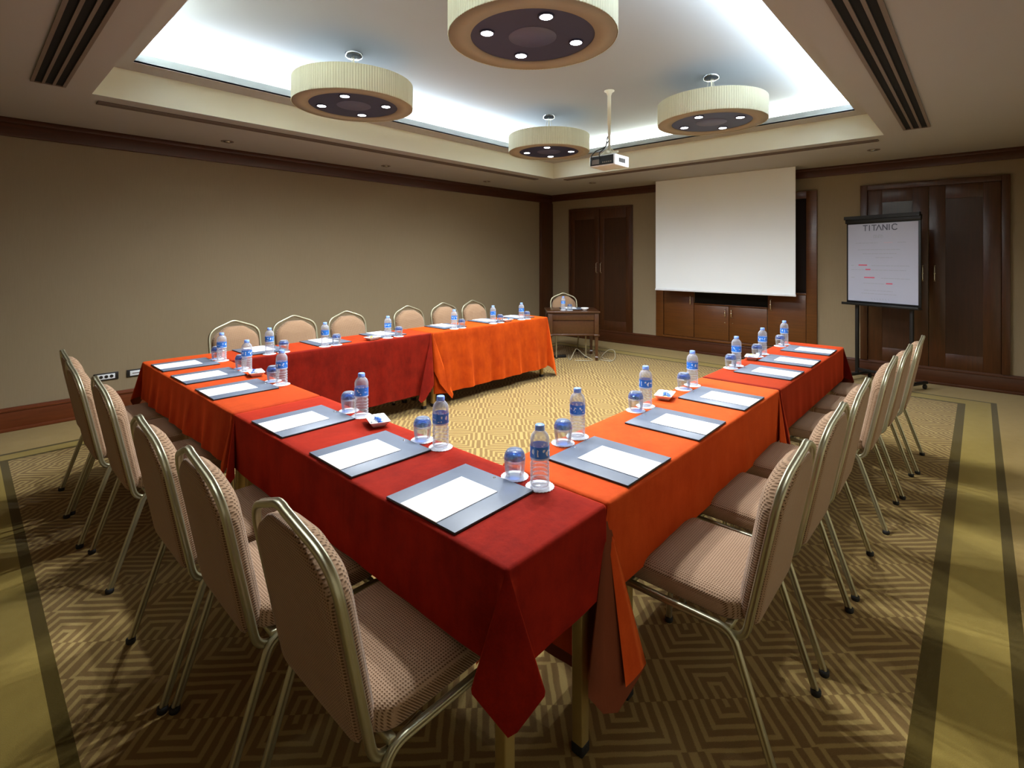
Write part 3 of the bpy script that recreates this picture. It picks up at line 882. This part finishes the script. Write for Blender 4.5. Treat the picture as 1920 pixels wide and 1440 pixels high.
for i, y in enumerate((1.197, 1.72, 2.275, 3.10, 3.58, 4.07)):
    put_pad(.899, y, -PI/2+(.02, -.01, .015, 0, .01, 0)[i], WL % ordn(i), 'on the left-hand tables')
for i, x in enumerate((1.628, 2.19, 2.738, 3.567, 4.055, 4.615)):
    put_pad(x, .840, (.0, .02, 0, -.01, .01, .01)[i], WR % ordn(i), 'on the right-hand tables')
for i, x in enumerate((1.64, 2.19, 2.775, 3.56, 4.19, 4.70)):
    put_pad(x, 4.420, PI, WF % ordn(i), 'on the wall-side tables')

# ------------------------------------------------------------------ bottles, tumblers, coasters
bot = empty('water_bottle', (0, 0, 0), 0, '', 'bottle'); bot.scale = (1, 1, .94)
prof = [(.0, .001), (.024, .001), (.029, .004), (.0315, .012)]
z = .016
while z < .088:
    prof += [(.0315, z), (.0315, z+.007), (.0285, z+.0095), (.0285, z+.0115)]; z += .0145
prof += [(.0312, .098), (.0312, .146), (.0318, .154), (.0310, .168), (.027, .180), (.019, .190), (.0135, .195), (.0135, .203)]
m = MB(); m.lathe(prof, 36, (0, 0, 0), False, False); m.build('bottle_body', 'pet', bot)
m = MB(); m.lathe([(.0322, .099), (.0322, .144)], 36, (0, 0, 0), False, False); m.build('label', 'label', bot)
m = MB(); m.lathe([(.0, .214), (.0135, .214), (.0155, .212), (.0160, .199), (.0165, .196), (.0135, .1955)], 28, (0, 0, 0), False, False); m.build('cap', 'bluecap', bot)
tum = empty('tumbler', (0, 0, 0), 0, '', 'glass')
m = MB(); m.lathe([(.031, .0), (.0335, .02), (.036, .045), (.037, .060), (.0352, .060), (.034, .045), (.0318, .02), (.0295, .0)], 36, (0, 0, 0), False, False); m.build('glass_wall', 'glass', tum)
m = MB(); m.lathe([(.037, .060), (.0362, .070), (.0325, .080), (.027, .088), (.024, .090), (.0, .0885)], 36, (0, 0, 0), False, False)
m.lathe([(.0352, .060), (.030, .074), (.0, .078)], 36, (0, 0, 0), False, False); m.build('glass_base', 'glassblue', tum)
m = MB(); n = 48
def sc_ring(r, z): return [((r+(.0012 if i % 2 else -.0012)*(r > .04))*math.cos(2*PI*i/n), (r+(.0012 if i % 2 else -.0012)*(r > .04))*math.sin(2*PI*i/n), z) for i in range(n)]
m.rings([sc_ring(.046, 0), sc_ring(.047, .0012), sc_ring(.044, .0026), sc_ring(.038, .0018), sc_ring(.01, .0018)], True, True, False)
coa = m.build('paper_coaster', 'paper'); tag(coa, '', 'coaster')
index_kids()
used = {}
def put(proto, loc, rz, label, group):
    if proto.name not in used:
        used[proto.name] = 1; proto.location = loc; proto.rotation_euler = (0, 0, rz); proto['label'] = label; proto['group'] = group
    else: dup(proto, loc, rz, label, group)
def setting(bp, gp, where, grp, z=TZ, i=0):
    z += .0008
    put(coa, (bp[0], bp[1], z), .1*i, 'round white paper coaster under the bottle, '+where, 'bottle coasters '+grp)
    put(bot, (bp[0], bp[1], z+.0021), i*1.7+.4, 'water bottle with blue label, '+where, 'water bottles '+grp)
    put(coa, (gp[0], gp[1], z), .2*i, 'round white paper coaster under the tumbler, '+where, 'tumbler coasters '+grp)
    put(tum, (gp[0], gp[1], z+.0029), 0, 'upturned blue-based glass tumbler, '+where, 'tumblers '+grp)
for i, (yb, yg) in enumerate(((1.058, 1.169), (1.564, 1.68), (2.147, 2.262), (3.024, 3.143), (3.560, 3.66), (4.034, 4.135))):
    setting((1.285, yb), (1.285, yg), WL % ordn(i), 'on the left-hand tables', i=i)
for i, (xb, xg) in enumerate(((1.748, 1.648), (2.337, 2.237), (2.903, 2.785), (3.634, 3.526), (4.208, 4.075), (4.805, 4.68))):
    setting((xb, 1.236), (xg, 1.236), WR % ordn(i), 'on the right-hand tables', i=i+6)
for i, (xb, xg) in enumerate(((1.625, 1.735), (2.079, 2.182), (2.695, 2.815), (3.505, 3.61), (4.082, 4.198), (4.565, 4.668))):
    setting((xb, 4.045), (xg, 4.045), WF % ordn(i), 'on the wall-side tables', i=i+12)

# ------------------------------------------------------------------ sweet dishes
m = MB()
def dr(hx, hy, z, r=.008): return rrect(-hx, hx, -hy, hy, r, z, 3)
m.rings([dr(.038, .026, 0), dr(.040, .028, .001), dr(.066, .044, .026), dr(.067, .045, .028), dr(.064, .042, .028), dr(.040, .028, .005), dr(.02, .01, .005)], True, True, True)
dish = m.build('sweet_dish', 'porcelain'); tag(dish, '', 'dish')
def sweet(mat):
    m = MB(); pr_ = [(.001, -.019), (.007, -.017), (.003, -.011), (.0075, -.008), (.0085, 0), (.0075, .008), (.003, .011), (.007, .017), (.001, .019)]
    m.lathe(pr_, 10, (0, 0, 0))
    for k in range(len(m.v)): a, b_, c = m.v[k]; m.v[k] = (c, a, b_)
    o = m.build('wrapped_sweet', mat); tag(o, '', 'sweet'); return o
sw = {'blue': sweet('sweetblue'), 'yellow': sweet('sweetyellow'), 'white': sweet('sweetwhite')}
index_kids()
DISH = [((1.268, 1.985), PI/2-.35, 'on the red cloth between the second and third settings'), ((1.272, 3.375), PI/2-.2, 'on the orange cloth by the wall sockets side'),
        ((2.535, 1.228), .25, 'on the orange right-hand cloth'), ((3.935, 1.228), .2, 'on the rust right-hand cloth'),
        ((2.535, 4.05), .1, 'on the rust wall-side cloth'), ((4.318, 4.05), -.1, 'on the bright orange wall-side cloth')]
for i, ((x, y), rz, where) in enumerate(DISH):
    put(dish, (x, y, TZ+.0008), rz, 'small white dish of wrapped sweets '+where, 'sweet dishes')
    rnd = random.Random(i)
    mt = Matrix.Rotation(rz, 3, 'Z')
    spots = [(-.03, -.012), (-.03, .014), (.0, -.012), (.0, .014), (.03, -.012), (.03, .014), (-.012, 0), (.02, .002)]
    for k, (a, b_) in enumerate(spots):
        v = mt @ Vector((a, b_, 0)); c = ('blue', 'white', 'yellow', 'white', 'blue', 'white', 'blue', 'white')[(k+i) % 8]
        zz = TZ+.0008+(.0145 if k < 6 else .029)
        put(sw[c], (x+v.x, y+v.y, zz), rz+rnd.uniform(-.7, .7), '%s sweet in the dish %s' % (c, where), '%s sweets %s' % (c, where))

# ------------------------------------------------------------------ flipchart
fx = Vector((.41, .912, 0)).normalized()
FA = math.atan2(fx.y, fx.x)
fc = empty('flipchart_easel', (7.305, .842, 0), FA, 'black rolling flipchart easel with a printed white sheet by the double door', 'flipchart')
# local x runs to the photo's left, local -? faces the camera: +y
Z0, Z1 = .97, 1.90; HWp = .385
m = MB(); m.box(-HWp-.022, HWp+.022, -.012, .006, Z0-.03, Z1+.05, .004); m.build('board', 'blackmetal', fc)
m = MB(); m.box(-HWp, HWp, .007, .011, Z0, Z1); sh = m.build('flip_sheet', 'flip_paper', fc)
sh['label'] = 'white sheet headed TITANIC'
m = MB(); m.box(-HWp-.03, HWp+.03, -.012, .022, Z1+.012, Z1+.075, .006)
m.sweep([(-HWp-.03, .016, Z1+.078), (HWp+.03, .016, Z1+.078)], [(0, -.02), (.03, -.02), (.03, .02), (0, .02)], caps=True, smooth=False); m.build('clamp_bar', 'blackmetal', fc)
m = MB(); m.box(-HWp-.03, HWp+.045, -.012, .07, Z0-.05, Z0-.035, .004); m.box(-HWp-.03, HWp+.045, .06, .07, Z0-.05, Z0-.02, .003); m.box(-.03, .01, .0698, .0712, Z0-.045, Z0-.03); m.build('pen_tray', 'blackmetal', fc)
for s in (-1, 1):
    m = MB(); m.box(s*.30-.017, s*.30+.017, -.045, -.013, .085, Z0+.5, .003); m.build('post', 'blackmetal', fc)
    m = MB(); m.box(s*.30-.022, s*.30+.022, -.30, .26, .06, .09, .006); ft = m.build('foot', 'blackmetal', fc)
    for yy in (-.27, .23):
        c = MB(); c.xf = Matrix.Translation((s*.30, yy, .028)) @ Matrix.Rotation(PI/2, 4, 'Y')
        c.lathe([(.0, -.012), (.024, -.012), (.028, -.008), (.028, .008), (.024, .012), (0, .012)], 18, (0, 0, 0), False, False)
        c.xf = None; c.tube([(s*.30, yy, .03), (s*.30, yy, .062)], .008, 8); c.build('caster', 'blackmetal', ft)
m = MB(); m.box(-.30, .30, -.042, -.018, .12, .15, .003); m.build('cross_bar', 'blackmetal', fc)
# print on the sheet; u, v in 0..1 from the photo's top left
def sheet_pt(u, v): return (HWp-2*HWp*u, Z1-(Z1-Z0)*v)
def stroke(mb, pts, w):
    for (u0, v0), (u1, v1) in zip(pts[:-1], pts[1:]):
        a = Vector(sheet_pt(u0, v0)); c = Vector(sheet_pt(u1, v1)); d = (c-a)
        if d.length < 1e-6: continue
        d.normalize(); n_ = Vector((-d.y, d.x))*w/2; a = a-d*w*.3; c = c+d*w*.3
        vs = [(p.x, yy, p.y) for yy in (.0112, .0118) for p in (a-n_, c-n_, c+n_, a+n_)]
        mb.add(vs, [(0,1,2,3),(7,6,5,4),(0,4,5,1),(1,5,6,2),(2,6,7,3),(3,7,4,0)], False)
m = MB()
L_ = {'T': [[(0, 0), (1, 0)], [(.5, 0), (.5, 1)]], 'I': [[(.5, 0), (.5, 1)]], 'A': [[(0, 1), (.5, 0), (1, 1)]],
      'N': [[(0, 1), (0, 0), (1, 1), (1, 0)]], 'C': [[(.95, .15), (.7, 0), (.3, 0), (0, .25), (0, .75), (.3, 1), (.7, 1), (.95, .85)]]}
for ch, a, w_ in zip('TITANIC', (.235, .315, .365, .43, .525, .60, .655), (.065, .03, .065, .075, .06, .03, .07)):
    for pl in L_[ch]: stroke(m, [(a+w_*p, .022+.067*q) for p, q in pl], .011)
m.build('heading_print', 'ink', sh)
m = MB()
for k in range(4): 
    u = .395+k*.036
    stroke(m, [(u, .15), (u, .185)], .006); stroke(m, [(u, .15), (u+.022, .15+.012*(k % 2)), (u+.022, .185)], .005)
rr = random.Random(3)
def words(mb, u0, u1, v, w=.007):
    u = u0
    while u < u1-.01:
        e = min(u1, u+rr.uniform(.02, .07)); stroke(mb, [(u, v), (e, v)], w); u = e+.012
for (u0, u1, v) in ((.12, .45, .247), (.73, .85, .247), (.16, .77, .335), (.23, .71, .385), (.42, .66, .435), (.05, .10, .537), (.36, .89, .537), (.05, .27, .593), (.36, .84, .593),
                    (.05, .10, .695), (.50, .89, .695), (.24, .54, .765), (.25, .66, .875-.0), (.21, .71, .915-.0)):
    words(m, u0, u1, v if v < .85 else v-.02)
for k in range(7): stroke(m, [(.36+.04*k, .955), (.372+.04*k, .968)], .007)
m.build('small_print', 'inkfaint', sh)
m = MB()
for (u0, u1, v) in ((.17, .29, .532), (.275, .34, .588), (.255, .40, .69), (.575, .655, .76)): stroke(m, [(u0, v), (u1, v)], .013)
m.build('red_print', 'inkred', sh)
m = MB(); stroke(m, [(.54, .247), (.66, .247)], .010); m.build('pale_red_print', plain('pale_red_ink', srgb(196, 176, 192), .7), sh)

# ------------------------------------------------------------------ corner desk
dk = empty('corner_desk', (6.22, 4.51, 0), -0.8273, 'small dark wood desk standing across the far corner', 'desk')
# local x along photo right, local -y towards the camera
hw, hd, ht = .385, .30, .718
m = MB(); m.box(-hw, hw, -hd, hd, ht-.024, ht, .005); m.box(-hw+.012, hw-.012, -hd+.012, hd-.012, ht-.036, ht-.022, .003); m.build('desktop', 'desk', dk)
m = MB(); m.box(-hw+.06, hw-.06, -hd+.045, -hd+.06, .375, ht-.03, .003); m.box(-hw+.04, hw-.04, -hd+.03, -hd+.05, ht-.13, ht-.03, .003)
m.box(-hw+.06, hw-.06, -hd+.03, -hd+.06, .36, .385, .004); m.build('front_panel', 'desk', dk)
m = MB()
for s in (-1, 1): m.box(s*(hw-.05)-.01, s*(hw-.05)+.01, -hd+.05, hd-.05, .42, ht-.03, .003)
m.build('side_panel', 'desk', dk)
for sx_ in (-1, 1):
    for sy_ in (-1, 1):
        x, y = sx_*(hw-.05), sy_*(hd-.05)
        m = MB(); m.box(x-.032, x+.032, y-.032, y+.032, .38, ht-.03, .004); m.box(x-.042, x+.042, y-.042, y+.042, .355, .382, .006)
        m.rings([[(x+a*w_, y+c*w_, z_) for a, c in ((-1, -1), (1, -1), (1, 1), (-1, 1))] for z_, w_ in ((.356, .024), (.06, .017), (.05, .022), (.0, .016))], True, True, False)
        m.build('leg', 'desk', dk)
dup(chair, (6.51, 4.88, 0), PI-.8273+.12, 'banquet chair behind the small corner desk', 'banquet chair at the desk')
def DL(a, b_): 
    v = Matrix.Rotation(-.8273, 3, 'Z') @ Vector((a, b_, 0)); return (6.22+v.x, 4.51+v.y)
put(coa, (*DL(-.135, -.13), ht+.0008), 0, 'round white paper coaster under the bottle on the corner desk', 'desk coasters')
put(bot, (*DL(-.135, -.13), ht+.0028), 1, 'water bottle with blue label standing on the corner desk', 'desk bottle')
put(coa, (*DL(-.04, -.15), ht+.0008), 0, 'round white paper coaster under the tumbler on the corner desk', 'desk coasters')
put(tum, (*DL(-.04, -.15), ht+.0034), 0, 'upturned glass tumbler standing on the corner desk', 'desk tumbler')
x, y = DL(.0, .27)
dup(pad, (x, y, ht+.0008), PI-.8273, 'dark grey desk pad on the corner desk', 'desk pad on the desk')
x, y = DL(.0, .262); dup(sheet, (x, y, ht+.0082), PI-.8273, 'white notepaper on the corner desk pad', 'notepaper on the desk')
m = MB(); m.lathe([(.0, 0), (.028, .0), (.03, .004), (.05, .022), (.061, .036), (.058, .037), (.046, .022), (.026, .007), (0, .006)], 32, (0, 0, 0), False, False)
o = m.build('white_bowl', 'porcelain'); tag(o, 'small white bowl on the right end of the corner desk', 'bowl'); o.location = (*DL(.18, -.14), ht+.0006)
# cables on the floor by the desk
def cord(name, pts, r, label, mat='cable', cat='cable'):
    m = MB(); P = [Vector(p) for p in pts]; q = []
    for i in range(len(P)-1):
        p0 = P[max(0, i-1)]; p1 = P[i]; p2 = P[i+1]; p3 = P[min(len(P)-1, i+2)]
        for k in range(8):
            u = k/8; q.append(.5*((2*p1)+(-p0+p2)*u+(2*p0-5*p1+4*p2-p3)*u*u+(-p0+3*p1-3*p2+p3)*u**3))
    q.append(P[-1]); m.tube(q, r, 8); o = m.build(name, mat); tag(o, label, cat); return o
def FP(a, b_, z): x, y = DL(a, b_); return (x, y, z)
cord('power_cable', [FP(-.02, .16, .008), FP(-.05, -.08, .008), FP(-.04, -.22, .008), FP(.04, -.06, .10), FP(.09, .02, .12), FP(.18, -.10, .05), FP(.28, -.24, .008), FP(.20, -.30, .008), FP(.02, -.28, .008)], .0055, 'white cable looped on the carpet under the corner desk')
cord('power_cable', [FP(.36, -.16, .008), FP(.46, -.30, .008), FP(.56, -.30, .008), FP(.44, -.10, .02), FP(.56, .06, .09), FP(.64, .02, .10), FP(.64, -.10, .04), FP(.58, -.26, .008), FP(.50, -.36, .008)], .0055, 'white cable coiled on the carpet right of the corner desk')
m = MB(); m.box(-.09, .09, -.025, .025, 0, .035, .005); bx = m.build('power_strip', 'blackmetal'); tag(bx, 'black power strip on the carpet under the corner desk', 'power strip'); bx.location = FP(-.17, -.02, 0); bx.rotation_euler = (0, 0, -.6)

# ------------------------------------------------------------------ camera and world
f_px, yaw, y0h, hcam = 953.2, .743518, 482.3, 1.5
cd = bpy.data.cameras.new('camera'); cam = bpy.data.objects.new('camera', cd); COL.objects.link(cam)
cd.sensor_width = 36; cd.sensor_fit = 'HORIZONTAL'; cd.lens = 36*f_px/1920
cd.shift_y = -(720-y0h)/1920; cd.clip_start = .02
cam.location = (0, 0, hcam); cam.rotation_euler = (PI/2, 0, yaw-PI/2)
S.camera = cam
w = bpy.data.worlds.new('world'); S.world = w; w.use_nodes = True
w.node_tree.nodes['Background'].inputs[0].default_value = (.02, .02, .02, 1)
S.view_settings.view_transform = 'Standard'; S.view_settings.look = 'None'; S.view_settings.gamma = 1
S.view_settings.use_curve_mapping = False; S.view_settings.exposure = .1
